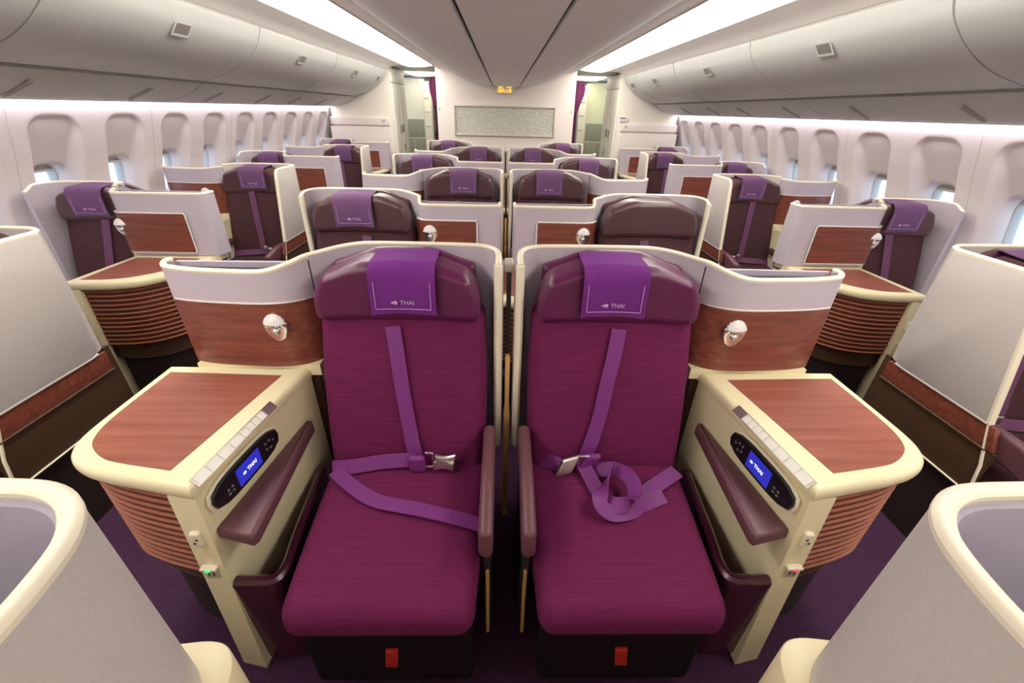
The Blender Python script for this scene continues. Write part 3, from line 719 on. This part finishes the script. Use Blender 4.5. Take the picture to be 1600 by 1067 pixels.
            lo = obj('logo', text_mesh('THAI', 0.020, 'logo', 0.0004), cx, (U.dir * 0.0 + 0.012, -0.0115, 1.080)); lo.rotation_euler = (PI / 2, 0, 0)
            le = obj('logo_mark', mesh_of('logo_mark', MB().ellipsoid((0, 0, 0), 0.0125, 0.0012, 0.0072, 10, 6, lambda x, y, z: (x, y, z * (1 + x / 0.0125) * 0.75)), 'logo', key='lmark'), cx, (-0.030, -0.0115, 1.080))
    return t

def mapu(U, u):
    """console plan coordinate for the units whose console is narrower"""
    if U.kind == 'c': return u
    a, b = (0.63, 0.99) if U.odd else (0.50, 0.985)
    return a + (u - 0.79) / (1.225 - 0.79) * (b - a)

ZT = 0.785
def make_console(U):
    org = (0.98, -0.25, 0)
    t = thing('side_console', 'cream console with wooden table top, %s' % U.where(), 'console', U.loc(*org[:2]), 'side consoles')
    P = lambda n, m, b, tag=None, par=t, **kw: U_part(U, n, par, org, m, b, tag, **kw)
    if U.kind == 'w' and not U.odd:
        out = smooth([(0.985, 0.02), (0.975, -0.08), (0.945, -0.22), (0.89, -0.34), (0.80, -0.43), (0.70, -0.465), (0.60, -0.475)], 4) + [(0.475, -0.478), (0.50, 0.02)]
        inl = smooth([(0.925, -0.055), (0.91, -0.14), (0.88, -0.24), (0.83, -0.32), (0.76, -0.385), (0.68, -0.42), (0.60, -0.43)], 4) + [(0.535, -0.432), (0.545, -0.055)]
        rib = smooth([(0.54, -0.462), (0.62, -0.460), (0.70, -0.45), (0.79, -0.415), (0.875, -0.33), (0.93, -0.21), (0.96, -0.06)], 4)
        leg = ((0.475, -0.474), (0.545, -0.474))
        inner = ((0.478, -0.474), (0.50, 0.0))
    else:
        M = lambda pts: [(mapu(U, a), b) for a, b in pts]
        out = M(smooth([(1.225, 0.02), (1.225, -0.18), (1.222, -0.33), (1.205, -0.40), (1.17, -0.445), (1.11, -0.478), (1.03, -0.502)], 4) + [(0.79, -0.55), (0.715, 0.02)])
        inl = M(smooth([(1.188, -0.03), (1.19, -0.20), (1.185, -0.31), (1.165, -0.375), (1.13, -0.415), (1.07, -0.45), (1.00, -0.467)], 4) + [(0.875, -0.488), (0.795, -0.045)])
        rib = M(smooth([(0.872, -0.528), (0.95, -0.512), (1.04, -0.488), (1.12, -0.455), (1.175, -0.405), (1.20, -0.33), (1.205, -0.20)], 4))
        leg = ((mapu(U, 0.788), -0.547), (mapu(U, 0.872), -0.530))
        inner = ((mapu(U, 0.788), -0.547), (mapu(U, 0.720), 0.0))
    P('table_top', 'cream', lambda: MB().prism(out, 0.735, ZT, 0.021, 4))
    P('table_inlay', 'wood_top', lambda: MB().prism(inl, ZT - 0.01, ZT + 0.0015, 0.0008, 1))
    # inner side panel, from table top to floor, with the front leg strip
    (a0, b0), (a1, b1) = inner
    zz = [0.742, 0.742, 0.742, 0.742]
    def panel():
        mb = MB(); pth = [(lerp(a0, a1, k / 6) + 0.012, lerp(b0, b1, k / 6) + 0.006) for k in range(7)]
        return mb.wall(pth, 0.024, [0.0] + [0.0 if U.kind == 'c' else 0.0] * 6, 0.745)
    P('side_panel', 'cream', panel)
    P('leg', 'cream', lambda: MB().prism([(leg[0][0], leg[0][1]), (leg[1][0], leg[1][1]), (leg[1][0], leg[1][1] + 0.05), (leg[0][0], leg[0][1] + 0.05)], 0.0, 0.745, 0.006, 2,
      lambda x, y, z: (x - 0.012 * (1 - z / 0.745), y - 0.05 * (1 - z / 0.745), z)))
    # ribbed timber front that wraps the outer corner
    nrib = 13; z0, z1 = 0.395, 0.738; pz = (z1 - z0) / nrib
    def inset(p, d):
        o = []; 
        for i in range(len(p)):
            e = Vector(p[min(i + 1, len(p) - 1)]) - Vector(p[max(i - 1, 0)]); e.normalize(); o.append((p[i][0] - e.y * d, p[i][1] + e.x * d))
        return o
    P('rib_backing', 'rib_gap', lambda: MB().wall(inset(rib, 0.016), 0.014, z0 + 0.002, z1))
    near = (U.kind == 'c' and U.k == 1) or (U.kind == 'w' and U.k == 2)
    def onerib(k):
        mb = MB(); zc = z0 + pz * (k + 0.5); p = inset(rib, 0.008)
        n = 6; prof = [(-0.006, 0.20), (0.001, 0.17), (0.0055, 0.08), (0.0055, -0.06), (0.001, -0.14), (-0.006, -0.16)]
        for i in range(len(p)):
            e = Vector(p[min(i + 1, len(p) - 1)]) - Vector(p[max(i - 1, 0)]); e.normalize()
            for d, zf in prof: mb.v.append((p[i][0] + e.y * d, p[i][1] - e.x * d, zc + zf * pz))
        for i in range(len(p) - 1):
            for j in range(n): mb.f.append((i * n + j, i * n + (j + 1) % n, (i + 1) * n + (j + 1) % n, (i + 1) * n + j))
        mb.f.append(tuple(range(n))); mb.f.append(tuple((len(p) - 1) * n + j for j in reversed(range(n))))
        return mb
    if near:
        for k in range(nrib): P('rib', 'wood_rib', lambda k=k: onerib(k), k)
    elif U.k <= 4:
        def allr():
            mb = MB()
            for k in range(nrib): r_ = onerib(k); mb.add(r_.v, r_.f)
            return mb
        o = P('ribbed_front', 'wood_rib', allr)
    low = inset(rib, 0.035) + [(rib[-1][0] - 0.03, 0.0), (inner[1][0] + 0.03, 0.0), (leg[0][0] + 0.045, leg[0][1] + 0.05)]
    P('lower_body', 'brown', lambda: MB().prism(low, 0.30, 0.40, 0.004, 1))
    low2 = inset(rib, 0.05) + [(rib[-1][0] - 0.055, 0.0), (inner[1][0] + 0.04, 0.0), (leg[0][0] + 0.07, leg[0][1] + 0.08)]
    P('plinth', 'brown_dark', lambda: MB().prism(low2, 0.0, 0.305, 0.004, 1))
    P('plinth_lip', 'brown', lambda: MB().tube([(a, b, 0.298) for a, b in inset(rib, 0.04)][2:-4], 0.006, 6))
    # leather wedge armrest on the side panel
    def wedge():
        if U.kind == 'c': poly = [(0.785, -0.535), (0.68, -0.56), (0.672, -0.545), (0.700, -0.10), (0.712, -0.082), (0.728, -0.085)]
        else: poly = [(a0, b0 + 0.02), (a0 - 0.09, b0), (a0 - 0.095, b0 + 0.02), (a1 - 0.02, -0.10), (a1 - 0.004, -0.09)]
        return MB().prism(poly, 0.572, 0.622, 0.014, 3)
    if U.k <= 3: P('armrest_pad', 'arm_leather', wedge)
    # sockets on the leg
    if near or U.k == 3:
        lx, ly = (leg[0][0] + leg[1][0]) / 2, (leg[0][1] + leg[1][1]) / 2
        f = lambda z: (lx - 0.012 * (1 - z / 0.745), ly - 0.05 * (1 - z / 0.745))
        px, py = f(0.60)
        so = P('headphone_socket', 'cream_trim', lambda: MB().rbox(px - 0.014, px + 0.014, py - 0.012, py + 0.004, 0.575, 0.628, 0.006, 3))
        P('jack_hole', 'dark_plastic', lambda: MB().ellipsoid((px - 0.004, py - 0.012, 0.606), 0.004, 0.0015, 0.004, 8, 6).ellipsoid((px + 0.005, py - 0.012, 0.592), 0.004, 0.0015, 0.004, 8, 6), par=so)
        qx, qy = f(0.47)
        so = P('power_socket', 'socket', lambda: MB().rbox(qx - 0.018, qx + 0.018, qy - 0.009, qy + 0.004, 0.445, 0.49, 0.004, 2))
        P('socket_lip', 'cream_trim', lambda: MB().rbox(qx - 0.022, qx + 0.022, qy - 0.016, qy + 0.002, 0.488, 0.496, 0.002, 2), par=so)
        P('socket_holes', 'dark_plastic', lambda: MB().box(qx - 0.008, qx - 0.005, qy - 0.0105, qy, 0.46, 0.475).box(qx + 0.005, qx + 0.008, qy - 0.0105, qy, 0.46, 0.475), par=so)
        P('indicator', 'led_red' if (U.lux and U.sd > 0) else 'led_green', lambda: MB().ellipsoid((qx, qy - 0.016, 0.491), 0.006, 0.004, 0.005, 10, 6), par=so)
    if U.lux:
        # control buttons along the inner table edge
        e0, e1 = Vector((0.7955, -0.522, 0.7775)), Vector((0.7545, -0.205, 0.7775))
        cuts_ = [0, .135, .27, .405, .54, .625, .70, .775, .86, 1.0]
        d = (e1 - e0).normalized(); side = Vector((0.70, 0.09, 0.707)); nrm = Vector((-0.70, -0.09, 0.707))
        P('button_strip', 'satin_metal', lambda: MB().ribbon([tuple(e0 - d * 0.004 + nrm * 0.004), tuple(e1 + d * 0.004 + nrm * 0.004)], 0.029, 0.006, tuple(-(side))))
        for k in range(9):
            p, q = e0 + (e1 - e0) * (cuts_[k] + 0.006), e0 + (e1 - e0) * (cuts_[k + 1] - 0.006)
            P('button', 'button' if k < 8 else 'satin_metal', lambda p=p, q=q: MB().ribbon([tuple(p + nrm * 0.006), tuple(q + nrm * 0.006)], 0.024, 0.007, tuple(-side)), k)
        # handset docked in the panel: lies in the plane of the side panel
        hc = Vector((0.764, -0.385, 0.700)); ex = (Vector((a1, b1, 0)) - Vector((a0, b0, 0))).normalized(); ez = Vector((0, 0, 1)); en = Vector((-ex.y * -1, 0, 0)); en = Vector((-abs(ex.y), -abs(ex.x), 0)).normalized()
        tilt = Vector((0, 0, 1))
        hp = thing('handset', 'black remote handset with blue screen docked in the %s front console' % U.name, 'remote', U.loc(hc.x, hc.y))
        hp.location.z = hc.z
        def place(mb): return mb.map(lambda x, y, z: tuple(hc + ex * x + ez * z + en * y))
        o3 = tuple(hc)
        def H(n, m, b, tag=None, par=hp):
            return obj(n, mesh_of(n, place(b()), m, U.dir, o3), par)
        def capsule(hx, hz, y0_, y1_, r):
            poly = []
            for q_ in range(36):
                a = 2 * PI * q_ / 36; ca, sa = math.cos(a), math.sin(a); e = 3.2
                rr = (abs(ca / hx) ** e + abs(sa / hz) ** e) ** (-1 / e); poly.append((rr * ca, rr * sa))
            m = MB().prism(poly, y0_, y1_, r, 2); return m.map(lambda x, y, z: (x, z, y))
        H('dock', 'cream_trim', lambda: capsule(0.148, 0.050, -0.002, 0.005, 0.002))
        bd = H('body', 'black_plastic', lambda: capsule(0.140, 0.043, 0.0, 0.016, 0.006))
        sc = H('screen', 'screen_blue', lambda: MB().rbox(-0.052, 0.045, 0.014, 0.0172, -0.030, 0.030, 0.001, 1))
        for (kx, kz) in ((0.075, 0.014), (0.092, 0.014), (0.075, -0.006), (0.092, -0.012), (0.108, 0.004), (-0.075, 0.0), (-0.090, 0.0), (-0.075, -0.014), (-0.090, -0.014)):
            H('key', 'key', lambda: MB().rbox(kx - 0.004, kx + 0.004, 0.015, 0.0178, kz - 0.003, kz + 0.003, 0.001, 1))
        lg = obj('screen_logo', text_mesh('THAI', 0.017, 'screen_logo', 0.0004), hp)
        xdir = Vector((U.dir * en.x, en.y, 0)); zz_ = Vector((0, 0, 1)); xr = zz_.cross(xdir)
        nv = Vector((U.dir * en.x, en.y, 0)).normalized(); xr = zz_.cross(nv).normalized()
        lg.matrix_local = Matrix(((xr.x, 0, nv.x, nv.x * 0.0178 + xr.x * 0.006), (xr.y, 0, nv.y, nv.y * 0.0178 + xr.y * 0.006), (0, 1, 0, 0), (0, 0, 0, 1)))
        lm = obj('screen_mark', mesh_of('screen_mark', MB().ellipsoid((0, 0, 0), 0.007, 0.005, 0.001, 8, 6), 'screen_logo', key='smark'), hp)
        lm.matrix_local = Matrix(((xr.x, 0, nv.x, nv.x * 0.0178 - xr.x * 0.026), (xr.y, 0, nv.y, nv.y * 0.0178 - xr.y * 0.026), (0, 1, 0, 0), (0, 0, 0, 1)))
    return t

def make_shell(U, boxed=True):
    org = (0.6, 0.1, 0)
    t = thing('privacy_shell', 'lavender seat shell with cream rim, %s' % U.where(), 'seat shell', U.loc(*org[:2]), 'seat shells')
    P = lambda n, m, b, tag=None, par=t, **kw: U_part(U, n, par, org, m, b, tag, **kw)
    ub0, ub1 = U.ub0, U.ub1
    wf = 0.02 if U.kind == 'c' else 0.0
    bk = 0.20
    ZS = 1.195 if U.kind == 'c' else 1.175
    if U.kind == 'c' and U.k == 0:
        back = smooth([(0.035, -0.10), (0.035, 0.06), (0.05, 0.135), (0.11, 0.178), (0.22, 0.185), (0.50, 0.185), (0.60, 0.175), (0.66, 0.13), (0.685, 0.06), (0.69, -0.05), (0.685, -0.35), (0.68, -0.60)], 6)
        zt = [1.195] * len(back)
        P('shell_wall', 'shell_plain', lambda: MB().wall(back, 0.020, 0.70, zt))
        P('shell_lining', 'lavender_inside', lambda: MB().wall(inset_path(back, -0.014), 0.008, 0.50, [z - 0.012 for z in zt]))
        P('rim', 'cream_trim', lambda: MB().tube([(a, b, 1.195) for a, b in back], 0.0125, 10, 0.9))
        P('lower_wall', 'cream', lambda: MB().wall(back, 0.022, 0.0, 0.70))
        P('ledge', 'cream', lambda: MB().prism(smooth([(0.58, 0.200), (0.64, 0.205), (0.675, 0.195), (0.70, 0.165), (0.712, 0.11), (0.716, 0.0)], 4) + [(0.722, -0.55), (0.684, -0.55), (0.688, 0.0), (0.680, 0.07), (0.655, 0.125), (0.58, 0.172)], 0.60, 0.79, 0.006, 2))
        P('ledge_body', 'cream', lambda: MB().prism([(0.68, 0.15), (0.705, 0.12), (0.712, 0.0), (0.715, -0.53), (0.70, -0.53), (0.70, 0.0)], 0.0, 0.61, 0.002, 1))
        return t
    # ---- curved back and wing
    if U.kind == 'c':
        back = smooth([(0.036, 0.015), (0.036, 0.07), (0.046, 0.13), (0.085, 0.172), (0.16, 0.186), (0.34, 0.190), (0.50, 0.186), (0.585, 0.160), (0.635, 0.118), (0.672, 0.075)], 6)
        zts = [ZS - 0.022 * sstep(0.06, -0.02, v) if u < 0.2 else ZS - 0.012 * sstep(0.50, 0.68, u) for u, v in back]
        zb = [0.40 if u < 0.06 else 0.30 for u, v in back]
    else:
        back = smooth([(0.03, -0.02), (0.025, 0.06), (0.035, 0.14), (0.08, 0.185), (0.16, 0.196), (0.30, 0.20), (0.42, 0.195), (ub0 - 0.09, 0.165), (ub0 - 0.05, 0.115), (ub0 - 0.025, 0.07)], 6)
        zts = [ZS - (0.03 * sstep(0.06, -0.02, v) if (u < 0.2 and not U.odd) else 0) for u, v in back]
        zb = [0.66 if U.odd else 0.30] * len(back)
    P('shell_back', 'shell_plain' if (U.kind == 'w' and U.odd) else 'lavender', lambda: MB().wall(back, 0.020, zb, zts))
    P('rim', 'cream_trim', lambda: MB().tube([(a, b, z) for (a, b), z in zip(back, zts)], 0.0105, 8, 0.9), 'a')
    if U.kind == 'c':
        f0 = back[0]; P('wing_edge', 'cream_trim', lambda: MB().tube([(f0[0], f0[1] - 0.002, 0.42), (f0[0], f0[1] - 0.002, 0.8), (f0[0], f0[1] - 0.002, 1.06), (f0[0], f0[1] - 0.002, zts[0])], 0.0150, 8))
        P('wing_lining', 'lavender_inside', lambda: MB().wall(inset_path(back[1:14], 0.014), 0.006, 0.44, [z - 0.02 for z in zts[1:14]]))
    # ---- big aisle wing of the aisle-side window seats
    if U.kind == 'w' and U.odd:
        def wing():
            mb = MB(); pts = [(-0.30, 0.655), (0.07, 0.655), (0.11, 0.665), (0.128, 0.70), (0.13, 0.80), (0.13, 1.0), (0.13, ZS), (-0.03, ZS), (-0.14, ZS), (-0.18, ZS - 0.012), (-0.20, ZS - 0.05), (-0.25, 0.9)]
            m2 = MB().prism(pts, -0.011, 0.011, 0.005, 2); return m2.map(lambda x, y, z: (0.018 + z, x, y))
        P('wing_panel', 'shell_plain', wing)
        P('wing_rim', 'cream_trim', lambda: MB().tube(smooth([(0.018, 0.125, ZS), (0.018, -0.14, ZS), (0.018, -0.18, ZS - 0.012), (0.018, -0.202, ZS - 0.05), (0.018, -0.25, 0.9), (0.018, -0.30, 0.655)], 5), 0.012, 8))
        P('wing_trim', 'white_trim', lambda: MB().tube([(0.012, -0.30, 0.655), (0.012, 0.07, 0.655), (0.014, 0.115, 0.656)], 0.006, 6))
        P('wood_band', 'wood', lambda: MB().rbox(0.012, 0.03, -0.33, 0.15, 0.565, 0.652, 0.003, 2, (1, 6, 1), lambda x, y, z: (x, y - 0.03 * (0.65 - z) / 0.08 * (y < -0.2), z)))
        P('band_trim', 'brown', lambda: MB().tube([(0.012, -0.34, 0.562), (0.012, 0.15, 0.562)], 0.004, 6))
        P('lower_side', 'brown', lambda: MB().box(0.016, 0.03, -0.37, 0.16, 0.38, 0.562))
        P('lower_rear', 'brown', lambda: MB().box(0.03, ub0, 0.16, 0.19, 0.0, 0.66))
        P('lower_trim', 'cream_trim', lambda: MB().tube([(0.014, -0.38, 0.378), (0.014, 0.16, 0.378)], 0.004, 6), 'a')
        P('front_trim', 'cream_trim', lambda: MB().tube([(0.016, -0.30, 0.655), (0.016, -0.355, 0.50), (0.016, -0.375, 0.38), (0.016, -0.39, 0.02)], 0.006, 6))
        P('kick_side', 'brown_dark', lambda: MB().box(0.03, 0.05, -0.37, 0.16, 0.0, 0.38))
    # ---- box that screens the next seat's monitor
    if U.odd:
        front = smooth([(ub0 - 0.028, 0.075), (ub0 + 0.0, 0.040), (ub0 + 0.045, 0.012), (ub0 + 0.10, 0.0), (ub0 + 0.18, 0.0), (lerp(ub0, ub1, 0.75), 0.012), (ub1 - 0.02, 0.03), (ub1, 0.042), (ub1 + 0.006, 0.06), (ub1 - 0.006, 0.078)], 5)
    else:
        front = smooth([(ub0 - 0.028, 0.075), (ub0 - 0.02, 0.030), (ub0 + 0.012, 0.004), (ub0 + 0.06, 0.0), (ub0 + 0.18, 0.0), (lerp(ub0, ub1, 0.75), 0.002), (ub1 - 0.02, 0.008), (ub1 - 0.003, 0.02), (ub1 + 0.003, 0.05), (ub1 + 0.003, 0.10)], 5)
    n = len(front)
    zt = [lerp(ZS - 0.012, 1.150 if U.kind == 'c' else 1.152, sstep(0, 0.35 if U.odd else 0.14, i / n)) + (0.012 * sstep(0.5, 1, i / n) if U.odd else 0) for i in range(n)]
    zw = 1.045 if (U.odd or U.kind == 'w') else 1.072; zb0 = 0.800
    if U.odd:
        P('box_upper', 'lavender', lambda: MB().wall(front, 0.016, zw, zt))
        P('wood_panel', 'wood', lambda: MB().wall(front, 0.018, zb0, zw - 0.004))
        P('panel_trim', 'white_trim', lambda: MB().tube([(a, b - 0.006, zw - 0.001) for a, b in front], 0.0045, 6), 'a')
        P('panel_trim', 'white_trim', lambda: MB().tube([(a, b, zb0) for a, b in front], 0.007, 6), 'b')
    else:
        P('box_upper', 'lavender', lambda: MB().wall(front, 0.016, zb0 - 0.01, zt))
        i0 = 3; i1 = next(i for i, p in enumerate(front) if p[0] > ub1 - 0.135) + 1
        tab = inset_path(front[i0:i1], -0.016)
        P('wood_panel', 'wood', lambda: MB().wall(tab, 0.014, zb0 + 0.012, zw))
        ends = [(tab[0][0], tab[0][1] - 0.004), (tab[-1][0], tab[-1][1] - 0.004)]
        P('panel_trim', 'white_trim', lambda: MB().tube([(a, b - 0.004, zw) for a, b in tab] + [(tab[-1][0] + 0.006, tab[-1][1] - 0.004, zw - 0.012), (tab[-1][0] + 0.006, tab[-1][1] - 0.004, zb0 + 0.02), (tab[-1][0], tab[-1][1] - 0.004, zb0 + 0.01)] + [(a, b - 0.004, zb0 + 0.010) for a, b in reversed(tab)], 0.0045, 6))
        P('box_foot', 'white_trim', lambda: MB().tube([(a, b, zb0 - 0.008) for a, b in front], 0.006, 6))
    P('rim', 'cream_trim', lambda: MB().tube([(a, b, z) for (a, b), z in zip(front, zt)], 0.0100, 8, 0.9), 'b')
    # far wall of the box and the dark monitor between
    P('box_back', 'lavender_inside', lambda: MB().wall([(ub1, 0.10), (lerp(ub0, ub1, 0.5), 0.105), (ub0 + 0.02, 0.11), (ub0 - 0.03, 0.10)], 0.014, 0.74, [1.150, 1.150, 1.150, 1.155]))
    P('monitor', 'black_plastic', lambda: MB().rbox(ub0 + 0.05, ub1 - 0.03, 0.042, 0.092, 0.84, 1.135, 0.006, 2))
    P('box_sill', 'cream', lambda: MB().box(ub0 - 0.02, ub1 - 0.01, 0.006, 0.105, 0.755, 0.80))
    # seam between wing panel and box
    P('seam', 'dark_plastic', lambda: MB().tube([(front[0][0] - 0.002, front[0][1] - 0.006, 0.82), (front[0][0] - 0.002, front[0][1] - 0.006, zt[0] - 0.012)], 0.004, 6))
    # console back below the box
    P('lower_back', 'brown', lambda: MB().box(min(mapu(U, 0.74), ub0), ub1, 0.02, 0.05, 0.0, 0.76))
    # egg-shaped reading lamp
    i = min(range(n), key=lambda i: abs(front[i][0] - U.lamp)); lx, ly = front[i]; ly -= 0.012 + (0.012 if not U.odd else 0); lz = 0.958 if (U.odd or U.kind == 'w') else 0.995
    lp = P('reading_lamp', 'chrome', lambda: MB().ellipsoid((lx, ly, lz), 0.042, 0.016, 0.052, 20, 12, lambda x, y, z: (x * (1 - 0.22 * (z < 0) * (-z / 0.052)), y * (0.35 if z < 0.012 and y < 0 else 1.25), z)))
    P('lamp_cover', 'white_trim', lambda: MB().ellipsoid((lx, ly - 0.002, lz + 0.002), 0.041, 0.022, 0.050, 18, 10, lambda x, y, z: (x, y if z > 0.014 else y * 0.2, max(z, 0.014))), par=lp)
    P('lamp_bulb', 'satin_metal', lambda: MB().ellipsoid((lx, ly - 0.008, lz - 0.012), 0.013, 0.010, 0.013, 12, 8), par=lp)
    if U.lux and U.sd > 0:
        tx = obj('notice', text_mesh('No stowage', 0.0155, 'print_dark', 0.0002), t); tx.rotation_euler = (PI / 2, 0, 0)
        tx.location = (0.33 - 0.6, 0.176 - 0.1, 1.172)
    return t

def inset_path(p, d):
    o = []
    for i in range(len(p)):
        e = Vector(p[min(i + 1, len(p) - 1)][:2]) - Vector(p[max(i - 1, 0)][:2]); e.normalize(); o.append((p[i][0] - e.y * d, p[i][1] + e.x * d))
    return o

for k in range(0, 7):
    for sd in (-1, 1):
        if k == 0:
            U = Unit('c', 0, sd); make_shell(U); make_seat(U); continue
        for kind in ('c', 'w'):
            U = Unit(kind, k, sd); make_seat(U); make_console(U); make_shell(U)

# post between the two front centre shells
for k in (1, 3, 5):
    y = 1.28 + 1.09 * (k - 1) + (0.02 if k > 1 else 0)
    t = thing('divider_post', 'tan divider post with white cap between the two %s centre row shells' % ORD[k], 'post', (0, y + 0.035, 0), 'divider posts')
    obj('post', mesh_of('post', MB().rbox(-0.0085, 0.0085, -0.03, 0.0, 0.0, 0.84, 0.003, 2), 'tan', key='dp1'), t)
    obj('sleeve', mesh_of('sleeve', MB().rbox(-0.0115, 0.0115, -0.036, 0.006, 0.0, 0.60, 0.003, 2), 'tan', key='dp2'), t)
    obj('cap', mesh_of('cap', MB().rbox(-0.018, 0.018, 0.03, 0.09, 1.135, 1.174, 0.009, 3), 'cream_trim', key='dp3'), t)
    obj('core', mesh_of('core', MB().box(-0.008, 0.008, 0.01, 0.05, 0.0, 1.14), 'dark_plastic', key='dp4'), t)
